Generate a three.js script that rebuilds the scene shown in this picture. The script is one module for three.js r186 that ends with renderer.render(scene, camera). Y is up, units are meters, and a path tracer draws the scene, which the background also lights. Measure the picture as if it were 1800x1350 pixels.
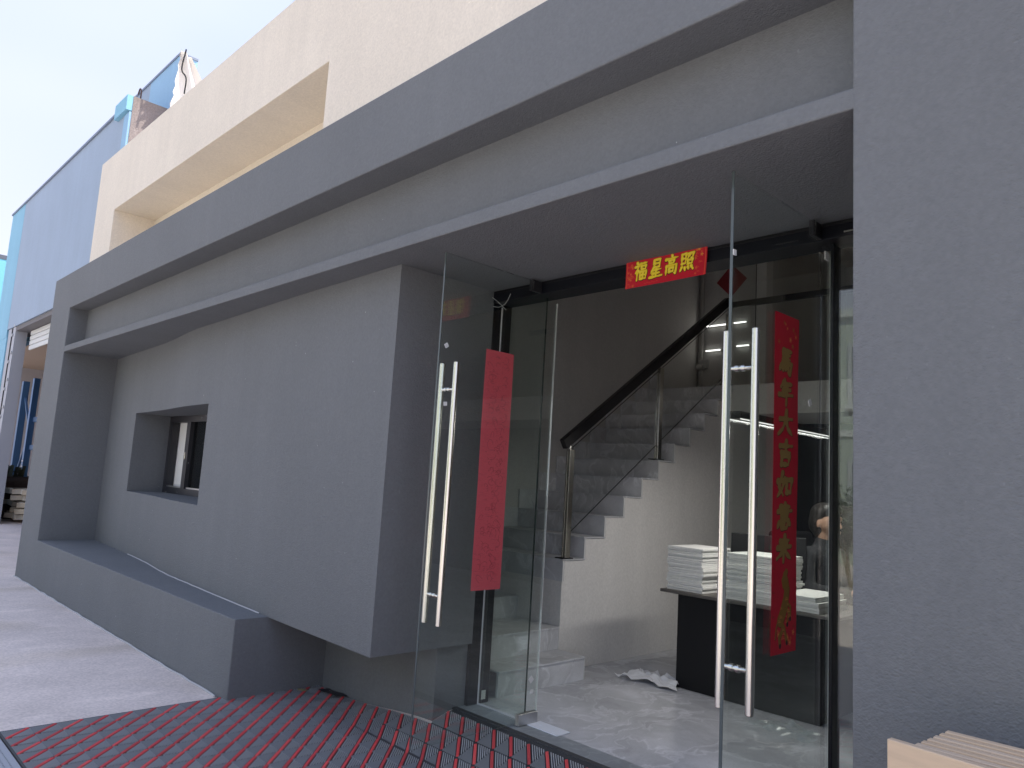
import * as THREE from 'three';
import { MarchingCubes } from 'three/addons/objects/MarchingCubes.js';
import { RoundedBoxGeometry } from 'three/addons/geometries/RoundedBoxGeometry.js';
import { RectAreaLightUniformsLib } from 'three/addons/lights/RectAreaLightUniformsLib.js';
import { mergeGeometries, toCreasedNormals } from 'three/addons/utils/BufferGeometryUtils.js';
import { Brush, Evaluator, SUBTRACTION } from 'three-bvh-csg';

// ---------------------------------------------------------------- camera, sky, sun, exposure
const scene = new THREE.Scene();
const camera = new THREE.PerspectiveCamera(54.18, 1024 / 768, 0.05, 800);
camera.position.set(0, 1.55, 2.315);
camera.quaternion.setFromRotationMatrix(new THREE.Matrix4().makeBasis(
  new THREE.Vector3(0.695595, 0.05954, -0.715963),
  new THREE.Vector3(0.051501, 0.989864, 0.132353),
  new THREE.Vector3(0.716586, -0.128937, 0.685478)));
const renderer = new THREE.WebGLRenderer();
renderer.toneMapping = THREE.LinearToneMapping;
renderer.toneMappingExposure = 1.95;
renderer.shadowMap.enabled = true;
const SUN = new THREE.Vector3(0.42, 1.0, -0.8).normalize();

let seed = 12345;
const rnd = () => { seed = (seed * 1664525 + 1013904223) >>> 0; return seed / 4294967296; };
const rr = (a, b) => a + (b - a) * rnd();
// tileable value noise
function makeNoise(s) {
  const T = new Float32Array(65536);
  let q = s >>> 0;
  for (let i = 0; i < 65536; i++) { q = (Math.imul(q, 1664525) + 1013904223) >>> 0; T[i] = q / 4294967296; }
  return (x, y, px, py) => {
    const xi = Math.floor(x), yi = Math.floor(y), fx = x - xi, fy = y - yi;
    const u = fx * fx * (3 - 2 * fx), v = fy * fy * (3 - 2 * fy);
    const X0 = ((xi % px) + px) % px, X1 = (X0 + 1) % px, Y0 = ((yi % py) + py) % py, Y1 = (Y0 + 1) % py;
    const h = (a, b) => T[(a * 197 + b * 7919 + a * b * 13) & 65535];
    return (h(X0, Y0) * (1 - u) + h(X1, Y0) * u) * (1 - v) + (h(X0, Y1) * (1 - u) + h(X1, Y1) * u) * v;
  };
}
const N1 = makeNoise(7), N2 = makeNoise(99), N3 = makeNoise(4242);
function fbm(N, u, v, f, oct, gain = 0.5, ay = 1) {
  let a = 1, s = 0, t = 0;
  for (let o = 0; o < oct; o++) { const p = f << o, py = Math.max(1, Math.round(p * ay)); s += a * N(u * p, v * py, p, py); t += a; a *= gain; }
  return s / t;
}
function tex(w, h, fn, color = true, metres = 1, my = metres) {
  const d = new Uint8Array(w * h * 4);
  for (let j = 0; j < h; j++) for (let i = 0; i < w; i++) {
    const c = fn(i / w, j / h), k = (j * w + i) * 4;
    if (typeof c === 'number') d[k] = d[k + 1] = d[k + 2] = Math.max(0, Math.min(255, c * 255));
    else for (let q = 0; q < 3; q++) d[k + q] = Math.max(0, Math.min(255, c[q] * 255));
    d[k + 3] = 255;
  }
  const t = new THREE.DataTexture(d, w, h);
  t.wrapS = t.wrapT = THREE.RepeatWrapping; t.magFilter = THREE.LinearFilter; t.minFilter = THREE.LinearMipmapLinearFilter; t.generateMipmaps = true;
  t.repeat.set(1 / metres, 1 / my);
  if (color) t.colorSpace = THREE.SRGBColorSpace;
  t.needsUpdate = true;
  return t;
}
{
  const W = 512, H = 256, d = new Float32Array(W * H * 4);
  for (let j = 0; j < H; j++) for (let i = 0; i < W; i++) {
    const th = ((j + 0.5) / H - 0.5) * Math.PI, ph = ((i + 0.5) / W - 0.5) * 2 * Math.PI;
    const y = Math.sin(th), x = Math.cos(th) * Math.cos(ph), z = Math.cos(th) * Math.sin(ph);
    const e = Math.max(0, y), t = Math.pow(1 - e, 2.2);
    const cd = Math.max(0, x * SUN.x + y * SUN.y + z * SUN.z);
    const glow = 0.5 * Math.pow(cd, 12) + 0.25 * Math.pow(cd, 3);
    const c = fbm(N1, (i + 0.5) / W, (j + 0.5) / H, 6, 5, 0.55, 0.7), ci = Math.max(0, Math.min(1, (c - 0.42) * 3));
    const k = (j * W + i) * 4, b = 0.13 * ci;
    d[k] = 0.3 + (0.525 - 0.3) * t + b + glow; d[k + 1] = 0.38 + (0.545 - 0.38) * t + b * 0.75 + glow; d[k + 2] = 0.62 + (0.62 - 0.62) * t + b * 0.35 + glow * 0.95; d[k + 3] = 1;
    if (y < 0) { d[k] = 0.35; d[k + 1] = 0.34; d[k + 2] = 0.33; }
  }
  const sky = new THREE.DataTexture(d, W, H, THREE.RGBAFormat, THREE.FloatType);
  sky.mapping = THREE.EquirectangularReflectionMapping; sky.magFilter = sky.minFilter = THREE.LinearFilter; sky.needsUpdate = true;
  scene.background = sky; scene.environment = sky; scene.environmentIntensity = 1;
}
const sun = new THREE.DirectionalLight(new THREE.Color(1, 0.94, 0.84), 3.1);
sun.position.copy(SUN).multiplyScalar(60); sun.castShadow = true;
sun.shadow.mapSize.set(4096, 4096);
Object.assign(sun.shadow.camera, { left: -35, right: 35, top: 35, bottom: -35, near: 1, far: 140 });
scene.add(sun, sun.target);
sun.target.position.set(-6, 0, 0);
RectAreaLightUniformsLib.init();

// ---------------------------------------------------------------- helpers
const names = {};
function numbered(n) { n = n.replace(/_\d{3}$/, ''); const k = names[n] = (names[n] ?? -1) + 1; return k ? n + '_' + String(k).padStart(3, '0') : n; }
function thing(name, label, category, [x, y, z] = [0, 0, 0], group) {
  const o = new THREE.Group(); o.name = numbered(name); o.position.set(x, y, z); o.userData = { label, category };
  if (group) o.userData.group = group;
  scene.add(o); return o;
}
function tag(o, label, category, group) { o.name = numbered(o.name); o.userData.label = label; o.userData.category = category; if (group) o.userData.group = group; return o; }
function worldUV(g) {           // uv in metres, by the way each face points
  if (g.index) g = g.toNonIndexed();
  const p = g.attributes.position, n = p.count, uv = new Float32Array(n * 2), a = new THREE.Vector3(), b = new THREE.Vector3(), c = new THREE.Vector3();
  for (let i = 0; i < n; i += 3) {
    a.fromBufferAttribute(p, i); b.fromBufferAttribute(p, i + 1); c.fromBufferAttribute(p, i + 2);
    const nn = b.clone().sub(a).cross(c.clone().sub(a)), ax = Math.abs(nn.x), ay = Math.abs(nn.y), az = Math.abs(nn.z);
    [a, b, c].forEach((v, k) => {
      const q = (i + k) * 2;
      if (ay >= ax && ay >= az) { uv[q] = v.x; uv[q + 1] = v.z; } else if (ax >= az) { uv[q] = v.z; uv[q + 1] = v.y; } else { uv[q] = v.x; uv[q + 1] = v.y; }
    });
  }
  g.setAttribute('uv', new THREE.BufferAttribute(uv, 2)); return g;
}
function bx(x0, x1, y0, y1, z0, z1, r = 0) {
  const w = Math.abs(x1 - x0), h = Math.abs(y1 - y0), d = Math.abs(z1 - z0);
  const g = r ? new RoundedBoxGeometry(w, h, d, 2, Math.min(r, w / 2.1, h / 2.1, d / 2.1)) : new THREE.BoxGeometry(w, h, d);
  g.translate((x0 + x1) / 2, (y0 + y1) / 2, (z0 + z1) / 2);
  return worldUV(g);
}
function cyl(a, b, r, r2 = r, seg = 14) {
  const A = new THREE.Vector3(...a), B = new THREE.Vector3(...b), L = A.distanceTo(B);
  const g = new THREE.CylinderGeometry(r2, r, L, seg); g.translate(0, L / 2, 0);
  g.applyQuaternion(new THREE.Quaternion().setFromUnitVectors(new THREE.Vector3(0, 1, 0), B.clone().sub(A).normalize())); g.translate(A.x, A.y, A.z);
  return g.toNonIndexed();
}
function bar(a, b, w, h, up = [0, 1, 0]) {    // rectangular bar from a to b
  const A = new THREE.Vector3(...a), B = new THREE.Vector3(...b), L = A.distanceTo(B), f = B.clone().sub(A).normalize();
  const s = new THREE.Vector3().crossVectors(new THREE.Vector3(...up), f).normalize(), u = new THREE.Vector3().crossVectors(f, s);
  const g = new RoundedBoxGeometry(w, h, L, 2, Math.min(w, h) * 0.12);
  g.applyMatrix4(new THREE.Matrix4().makeBasis(s, u, f)); g.translate((A.x + B.x) / 2, (A.y + B.y) / 2, (A.z + B.z) / 2);
  return worldUV(g);
}
function tube(pts, r, seg = 24, rs = 6) { return new THREE.TubeGeometry(new THREE.CatmullRomCurve3(pts.map((p) => new THREE.Vector3(...p))), seg, r, rs).toNonIndexed(); }
function strip(g) { g = g.index ? g.toNonIndexed() : g; for (const k of Object.keys(g.attributes)) if (!['position', 'normal', 'uv'].includes(k)) g.deleteAttribute(k); return g; }
function part(name, geo, mat, parent) {
  const g = Array.isArray(geo) ? mergeGeometries(geo.map(strip)) : geo;
  const m = new THREE.Mesh(g, mat); m.name = name; m.castShadow = m.receiveShadow = true; (parent || scene).add(m); return m;
}
function single(name, geo, mat, label, category, group) { return tag(part(name, geo, mat), label, category, group); }
function structure(name, geo, mat) { const m = part(name, geo, mat); m.userData.kind = 'structure'; return m; }
const lin = (r, g, b) => new THREE.Color().setRGB(r, g, b);
const std = (c, rough = 0.8, o = {}) => new THREE.MeshStandardMaterial({ color: c, roughness: rough, ...o });

// ---------------------------------------------------------------- materials
const stuccoBump = tex(1024, 1024, (u, v) => { const a = fbm(N1, u, v, 128, 2, 0.7, 1.3), b = fbm(N2, u, v, 60, 2); return 0.1 + 0.75 * a + 0.2 * b; }, false, 0.9);
const stuccoMap = tex(1024, 1024, (u, v) => {
  const a = fbm(N1, u, v, 3, 5), b = fbm(N3, u, v, 24, 2, 0.5, 0.12), g = fbm(N2, u, v, 256, 1), s = fbm(N2, u, v, 300, 1);
  const speck = fbm(N3, u, v, 170, 1) > 0.965 && N1(u * 11, v * 11, 11, 11) > 0.66 ? 0.2 : 0;
  const t = 0.92 + 0.06 * (a - 0.5) + 0.025 * (b - 0.5) + 0.035 * (g - 0.5) + 0.03 * (s - 0.5) + speck * 0.6; return [t, t, t];
}, true, 3.1);
const M = {};
M.dark = std(lin(0.197, 0.207, 0.213), 0.82, { map: stuccoMap, bumpMap: stuccoBump, bumpScale: 0.0026 });
M.beige = std(lin(0.97, 0.872, 0.722), 0.85, { map: stuccoMap, bumpMap: stuccoBump, bumpScale: 0.001 });
const concreteMap = tex(1024, 1024, (u, v) => {
  const a = fbm(N1, u, v, 3, 6, 0.55), b = fbm(N2, u, v, 10, 4), g = fbm(N3, u, v, 300, 1), str = fbm(N2, u, v, 40, 3, 0.6, 0.25);
  const st = Math.max(0, fbm(N3, u, v, 5, 4) - 0.58) * 1.1, pale = Math.max(0, str - 0.62) * 0.3;
  const t = 0.86 + 0.15 * (a - 0.5) + 0.1 * (b - 0.5) + 0.1 * (g - 0.5) - st * 0.12 + pale * 0.6;
  return [t * 1.0, t * 0.985 - st * 0.02, t * 0.975 - st * 0.08];
}, true, 3.4);
const concreteBump = tex(512, 512, (u, v) => 0.6 * fbm(N1, u, v, 60, 3) + 0.4 * fbm(N2, u, v, 8, 3), false, 1.3);
M.concrete = std(lin(1.06, 0.945, 0.865), 0.85, { map: concreteMap, bumpMap: concreteBump, bumpScale: 0.002 });
const stoneMap = tex(1024, 1024, (u, v) => {
  const w = fbm(N2, u, v, 4, 4) * 0.5, a = fbm(N1, u + w, v + w * 0.6, 4, 6, 0.6), b = fbm(N3, u + w * 0.8, v, 9, 5, 0.6, 0.5);
  const vein = Math.max(0, 1 - Math.abs(b - 0.5) * 18) * 0.085, t = 0.77 + 0.24 * (a - 0.5) + 0.15 * (b - 0.5) + vein + 0.04 * (N2(u * 400, v * 400, 400, 400) - 0.5);
  return [t, t * 1.005, t * 1.02];
}, true, 1.5);
M.floor = std(lin(1, 1, 1.02), 0.17, { map: stoneMap });
M.step = std(lin(1.05, 1.05, 1.05), 0.5, { map: stoneMap });
const stepDark = std(lin(0.3, 0.3, 0.3), 0.5, { map: stoneMap });
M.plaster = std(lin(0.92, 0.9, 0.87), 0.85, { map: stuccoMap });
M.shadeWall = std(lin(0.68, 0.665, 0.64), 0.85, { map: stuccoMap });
M.black = new THREE.MeshPhysicalMaterial({ color: lin(0.008, 0.009, 0.013), roughness: 0.35, specularIntensity: 0.5 });
M.blackMatt = new THREE.MeshPhysicalMaterial({ color: lin(0.011, 0.011, 0.013), roughness: 0.55, specularIntensity: 0.6 });
M.glass = new THREE.MeshPhysicalMaterial({ color: lin(0.955, 0.98, 0.967), transmission: 1, thickness: 0, roughness: 0, ior: 1.6 });
M.sideGlass = new THREE.MeshPhysicalMaterial({ color: lin(0.925, 0.965, 0.94), transmission: 1, thickness: 0, roughness: 0, ior: 1.75 });
M.railGlass = new THREE.MeshPhysicalMaterial({ color: lin(0.985, 0.99, 0.985), transmission: 1, thickness: 0, roughness: 0, ior: 1.4 });
M.edge = new THREE.MeshPhysicalMaterial({ color: lin(0.08, 0.1, 0.1), roughness: 0.15 });
M.steel = std(lin(0.78, 0.76, 0.7), 0.22, { metalness: 1 });
M.brushed = std(lin(0.55, 0.55, 0.55), 0.4, { metalness: 1 });
M.brightPlate = std(lin(0.85, 0.88, 0.93), 0.55);
M.white = std(lin(0.78, 0.78, 0.76), 0.6);
M.silicone = std(lin(0.55, 0.56, 0.57), 0.5);
M.rubber = std(lin(0.05, 0.052, 0.056), 0.55);
M.rubberRib = std(lin(0.38, 0.39, 0.4), 0.4);
M.rubberFine = std(lin(0.24, 0.25, 0.26), 0.45);
M.red = std(lin(0.62, 0.03, 0.035), 0.42);

// ---------------------------------------------------------------- ground and entrance ramp
const sm = (t) => { t = Math.max(0, Math.min(1, t)); return t * t * (3 - 2 * t); };
const rampH = (x, z) => { const t = Math.max(0, Math.min(1, (-z - 0.44) / 0.42)); return 0.138 * (0.65 * t + 0.35 * sm(t)) * sm((x + 4.75) / 1.15); };
{
  const g = new THREE.PlaneGeometry(600, 600, 1, 1).rotateX(-Math.PI / 2);
  structure('ground', worldUV(g), M.concrete);
  const nx = 60, nz = 16, v = [], at = (i, j) => { const x = -5 + 6 * i / nx, z = -0.4 - 0.55 * j / nz; return [x, rampH(x, z) + 0.003, z]; };
  for (let i = 0; i < nx; i++) for (let j = 0; j < nz; j++) { const a = at(i, j), b = at(i + 1, j), c = at(i + 1, j + 1), d = at(i, j + 1); v.push(...a, ...b, ...c, ...a, ...c, ...d); }
  const r = new THREE.BufferGeometry(); r.setAttribute('position', new THREE.Float32BufferAttribute(v, 3)); r.computeVertexNormals();
  structure('entrance_ramp', worldUV(r), M.concrete);
  structure('floor', bx(-4.97, 4, 0.02, 0.145, -10, -0.872), M.floor);
}

// ---------------------------------------------------------------- the grey and beige building
const office = thing('office_building', 'dark grey stucco office building with beige upper storey and recessed glass entrance', 'building');
{
  // front frame: one surface round the big opening
  const s = new THREE.Shape([[-11.25, -0.05], [-4.95, -0.05], [-4.95, 0.53], [-10.37, 0.53], [-10.37, 3.35], [-0.92, 3.35], [-0.92, -0.05], [4, -0.05], [4, 3.82], [-11.25, 3.82]].map((p) => new THREE.Vector2(...p)));
  s.holes.push(new THREE.Path([[0.45, 0.16], [3.7, 0.16], [3.7, 2.8], [0.45, 2.8]].map((p) => new THREE.Vector2(...p))));
  const fr = new THREE.ExtrudeGeometry(s, { depth: 0.94, bevelEnabled: true, bevelSize: 0.007, bevelOffset: -0.007, bevelThickness: 0.007, bevelSegments: 2 });
  fr.translate(0, 0, -0.947);
  part('front_frame', worldUV(fr), M.dark, office);
  part('shelf', bx(-10.42, -0.88, 2.8, 2.872, -1.2, -0.002, 0.006), M.dark, office);
  part('recess_wall', bx(-10.42, -0.88, 2.86, 3.4, -0.4, -0.21), M.dark, office);
  // canted wall panel with the window hole
  const c = new THREE.SplineCurve([[-10.6, -0.63], [-9.3, -0.545], [-8.2, -0.47], [-7.2, -0.35], [-6.4, -0.305], [-5.2, -0.245], [-4.2, -0.212], [-3.64, -0.197]].map((p) => new THREE.Vector2(...p)));
  const pts = c.getPoints(48);
  const plan = new THREE.Shape([...pts.map((p) => new THREE.Vector2(p.x, -p.y)), new THREE.Vector2(-3.64, 0.956), new THREE.Vector2(-3.97, 0.956), new THREE.Vector2(-3.97, 1.15), new THREE.Vector2(-10.6, 1.15)]);
  const pg = new THREE.ExtrudeGeometry(plan, { depth: 2.275, bevelEnabled: false }); pg.rotateX(-Math.PI / 2); pg.translate(0, 0.528, 0);
  const hole = new THREE.BoxGeometry(2.58, 0.88, 2); hole.translate(-7.86, 1.63, -0.6);
  const ev = new Evaluator(); ev.useGroups = false; ev.attributes = ['position', 'normal', 'uv'];
  const A = new Brush(pg), B = new Brush(hole); A.updateMatrixWorld(); B.updateMatrixWorld();
  const res = ev.evaluate(A, B, SUBTRACTION);
  part('wall_panel', toCreasedNormals(worldUV(res.geometry), 0.35), M.dark, office);
  part('base_wall', bx(-5.3, -3.68, -0.05, 0.526, -0.957, -0.71), M.dark, office);
  const caulk = std(lin(0.5, 0.49, 0.48), 0.9);
  const cl = [], c2 = []; for (let i = 0; i < 26; i++) { const a = pts[10 + i], x = a.x; cl.push(new THREE.Vector3(x, 0.531, a.y + 0.004 + rr(-0.002, 0.003))); }
  part('caulk_line', new THREE.TubeGeometry(new THREE.CatmullRomCurve3(cl), 120, 0.006, 5).toNonIndexed(), caulk, office);
  for (let x = -11.25; x <= -4.95; x += 0.15) c2.push(new THREE.Vector3(x, 0.004, 0.006 + rr(-0.006, 0.008)));
  part('mortar_line', new THREE.TubeGeometry(new THREE.CatmullRomCurve3(c2), 260, 0.009, 5).toNonIndexed(), caulk, office);
  const specks = []; for (let i = 0; i < 34; i++) { const q = pts[12 + Math.floor(rnd() * 34)], g = new THREE.SphereGeometry(rr(0.0015, 0.0035), 6, 4); g.scale(1, rr(0.8, 2), 0.4); g.translate(q.x + rr(-0.01, 0.01), rr(0.6, 2.7) , q.y + 0.001); specks.push(g); }
  for (let i = 0; i < 22; i++) { const g = new THREE.SphereGeometry(rr(0.0015, 0.003), 6, 4); g.scale(1, rr(0.8, 1.6), 0.4); const top = i % 2; g.translate(rr(-10, -1.2), top ? rr(2.92, 3.3) : rr(0.1, 0.5), top ? -0.209 : 0.001); if (top || g.attributes.position.getX(0) < -5) specks.push(g); }
  part('paint_speck', specks, std(lin(0.45, 0.45, 0.44), 0.9), office).userData.kind = 'stuff';
  // window deep in the panel
  const win = part('window', [bx(-9.16, -9.06, 1.19, 2.07, -1.0, -0.92), bx(-6.58, -6.48, 1.19, 2.07, -1.0, -0.92), bx(-9.06, -6.58, 2.0, 2.07, -1.0, -0.92), bx(-9.06, -6.58, 1.19, 1.26, -1.0, -0.92), bx(-8.59, -8.49, 1.26, 2.0, -0.985, -0.91)], std(lin(0.03, 0.03, 0.035), 0.4), office);
  part('window_track', bx(-9.06, -6.58, 1.26, 1.275, -0.97, -0.93), M.brushed, win);
  part('window_latch', bx(-8.55, -8.53, 1.58, 1.66, -0.91, -0.895, 0.004), M.steel, win);
  part('pane', bx(-8.49, -6.58, 1.275, 2.0, -0.96, -0.952), new THREE.MeshPhysicalMaterial({ color: lin(0.5, 0.55, 0.55), transmission: 1, thickness: 0, roughness: 0.02, ior: 1.52 }), win);
  part('window_blind', bx(-9.3, -8.84, 1.2, 2.06, -1.03, -1.01), std(lin(0.85, 0.84, 0.8), 0.9), office);
  // beige upper storey
  const us = new THREE.Shape([[-11.24, 3.8], [4, 3.8], [4, 5.56], [-11.24, 5.56]].map((p) => new THREE.Vector2(...p)));
  us.holes.push(new THREE.Path([[-10.39, 3.85], [-5.07, 3.85], [-5.07, 4.72], [-10.39, 4.72]].map((p) => new THREE.Vector2(...p))));
  const ug = new THREE.ExtrudeGeometry(us, { depth: 0.5, bevelEnabled: true, bevelSize: 0.006, bevelOffset: -0.006, bevelThickness: 0.006, bevelSegments: 2 }); ug.translate(0, 0, -0.856);
  part('upper_wall', worldUV(ug), M.beige, office);
  part('niche_wall', bx(-11.2, 4, 3.81, 5.5, -1.05, -0.853), M.beige, office);
  part('roof', bx(-11.23, 4, 5.4, 5.52, -10.1, -1.05), M.concrete, office);
  part('side_wall', bx(-11.24, -11.0, 0, 5.5, -10.1, -0.955), M.beige, office);
  part('side_wall', bx(3.8, 4, 0, 5.5, -10.1, -0.955), M.beige, office);
  part('rear_wall', bx(-11, 3.8, 0, 5.4, -10.1, -9.95), M.plaster, office);
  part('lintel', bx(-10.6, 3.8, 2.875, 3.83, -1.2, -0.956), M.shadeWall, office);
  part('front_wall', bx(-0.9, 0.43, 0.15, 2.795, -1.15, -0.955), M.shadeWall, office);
  const sw = part('shop_window', [bx(0.46, 3.69, 0.165, 0.22, -0.9, -0.84), bx(0.46, 3.69, 2.74, 2.795, -0.9, -0.84), bx(0.46, 0.52, 0.22, 2.74, -0.9, -0.84), bx(2.04, 2.1, 0.22, 2.74, -0.9, -0.84), bx(3.63, 3.69, 0.22, 2.74, -0.9, -0.84)], M.black, office);
  part('pane', bx(0.52, 2.04, 0.22, 2.74, -0.875, -0.865), M.glass, sw); part('pane', bx(2.1, 3.63, 0.22, 2.74, -0.875, -0.865), M.glass, sw);
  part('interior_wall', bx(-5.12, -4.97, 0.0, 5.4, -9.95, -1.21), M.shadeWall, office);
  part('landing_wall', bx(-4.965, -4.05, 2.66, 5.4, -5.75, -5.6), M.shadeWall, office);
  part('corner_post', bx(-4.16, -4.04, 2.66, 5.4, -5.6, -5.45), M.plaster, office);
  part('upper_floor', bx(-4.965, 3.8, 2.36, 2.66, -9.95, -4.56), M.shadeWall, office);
  part('partition', bx(-3.9, 3.8, 0.146, 2.36, -5.75, -5.6), M.black, office);
  const rp = part('water_pipe', cyl([-4.93, 2.66, -5.54], [-4.93, 5.4, -5.54], 0.03), std(lin(0.3, 0.29, 0.28), 0.5), office);
  part('pipe_valve', [cyl([-4.93, 3.05, -5.48], [-4.84, 3.05, -5.48], 0.04), bx(-4.9, -4.8, 3.03, 3.14, -5.52, -5.46, 0.01)], M.brushed, rp);
}
// shop front: frame, header, fixed panes
{
  const f = thing('door_frame', 'black metal entrance frame with header band and fixed glass side panes', 'door frame');
  part('post', bx(-3.96, -3.655, 0.146, 2.798, -1.14, -0.96, 0.004), M.black, f);
  part('post', bx(-1.425, -1.408, 0.146, 2.72, -1.1, -1.02, 0.003), M.black, f);
  part('header', bx(-3.64, -0.93, 2.722, 2.798, -1.12, -0.95, 0.003), M.black, f);
  part('header_lip', bx(-3.63, -0.93, 2.782, 2.792, -0.951, -0.946), M.blackMatt, f);
  part('fixed_pane', bx(-3.654, -3.246, 0.16, 2.76, -1.06, -1.05), M.sideGlass, f);
  part('fixed_pane', bx(-1.408, -0.92, 0.16, 2.76, -1.06, -1.05), M.sideGlass, f);
  part('pane_edge', bx(-3.246, -3.242, 0.2, 2.76, -1.06, -1.05), std(lin(0.02, 0.035, 0.03), 0.2), f);
  part('silicone_seam', tube([[-3.652, 0.15, -1.046], [-3.653, 0.9, -1.046], [-3.651, 1.7, -1.047], [-3.652, 2.71, -1.046]], 0.0055, 40), M.silicone, f);
  part('silicone_seam', tube([[-3.65, 0.152, -1.044], [-3.52, 0.15, -1.05], [-3.38, 0.152, -1.046], [-3.25, 0.15, -1.047]], 0.007, 30), M.silicone, f);
  part('sill', bx(-3.76, -0.93, 0.02, 0.1475, -1.05, -0.868), std(lin(0.5, 0.53, 0.53), 0.5, { map: stoneMap }), f);
  part('label_sticker', bx(-3.6542, -3.653, 0.17, 0.225, -1.11, -1.075), M.white, f);
  part('closer_arm', bx(-1.33, -1.22, 2.735, 2.742, -0.948, -0.938), M.steel, f);
}
// ---------------------------------------------------------------- glass door leaves
function doorLeaf(x, z0, z1, label) {
  const d = thing('glass_door', label, 'door', [x, 0, 0], null);
  const top = 2.788, bot = 0.165;
  part('pane', bx(-0.006, 0.006, bot, top, z0, z1 - 0.003), M.glass, d);
  part('polished_edge', bx(-0.006, 0.006, bot, top, z1 - 0.003, z1), M.edge, d);
  part('polished_edge', bx(-0.006, 0.006, bot, top - 0.1, z0 - 0.003, z0), std(lin(0.9, 0.92, 0.88), 0.25), d);
  const h = new THREE.Group(); h.name = 'handle'; d.add(h);
  const zh = -0.262;
  for (const s of [-1, 1]) part('grip_bar', [cyl([s * 0.06, 0.782, zh], [s * 0.06, 2.178, zh], 0.016, 0.016, 24), cyl([s * 0.06, 2.178, zh], [s * 0.06, 2.18, zh], 0.016, 0.0145, 24), cyl([s * 0.06, 0.78, zh], [s * 0.06, 0.782, zh], 0.0145, 0.016, 24)], M.steel, h);
  for (const y of [0.93, 2.03]) part('standoff', [cyl([-0.06, y, zh], [0.06, y, zh], 0.0085), cyl([-0.02, y, zh], [-0.006, y, zh], 0.014), cyl([0.006, y, zh], [0.02, y, zh], 0.014)], M.steel, h);
  const tf = part('patch_fitting', [bx(-0.011, 0.011, top - 0.066, top + 0.004, -0.944, -0.855, 0.003)], std(lin(0.05, 0.05, 0.055), 0.3, { metalness: 0.5 }), d);
  part('hinge_pin', bx(0.011, 0.014, top - 0.06, top - 0.002, -0.87, -0.864), M.steel, tf);
  part('patch_fitting', bx(-0.016, 0.016, bot - 0.015, bot + 0.05, z0 - 0.005, z0 + 0.155, 0.003), M.brushed, d);
  return d;
}
const leafL = doorLeaf(-3.2, -1.1, -0.18, 'left glass door leaf swung open beside the grey wall panel, with long steel pull handle');
const leafR = doorLeaf(-1.44, -1.066, -0.175, 'right glass door leaf swung open by the grey pier, with long steel pull handle');
function sticker(parent, y, z, s, rot) { const g = bx(-0.0015, 0.0015, -s, s, -s, s); g.rotateX(rot); g.translate(0.0078, y, z); part('sticker', g, M.white, parent); }
sticker(leafL, 2.27, -0.225, 0.012, 0.6); sticker(leafL, 1.95, -0.245, 0.011, 0.1); sticker(leafL, 0.4, -1.04, 0.016, 0.7); sticker(leafL, 0.33, -1.05, 0.012, 0);
sticker(leafR, 2.465, -0.185, 0.011, 0.05); sticker(leafR, 1.965, -0.84, 0.013, 0.5); sticker(leafR, 2.66, -1.0, 0.02, 0);
single('spring_cover', [bx(-3.19, -2.95, 0.146, 0.1515, -1.135, -1.02, 0.002), cyl([-3.13, 0.151, -1.075], [-3.13, 0.153, -1.075], 0.006), cyl([-3.0, 0.151, -1.045], [-3.0, 0.153, -1.045], 0.006), cyl([-3.0, 0.151, -1.11], [-3.0, 0.153, -1.11], 0.006)], M.brightPlate, 'pale metal floor plate over the door spring, at the foot of the left glass door', 'floor plate');
single('plastic_thread', [tube([[-3.7, 2.79, -0.94], [-3.6, 2.73, -0.94], [-3.5, 2.655, -0.94]], 0.0016), tube([[-3.62, 2.69, -0.935], [-3.56, 2.68, -0.935], [-3.5, 2.7, -0.935], [-3.46, 2.755, -0.935]], 0.0016)], M.white, 'thin white plastic threads crossed at the top corner of the door frame', 'thread');

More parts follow.
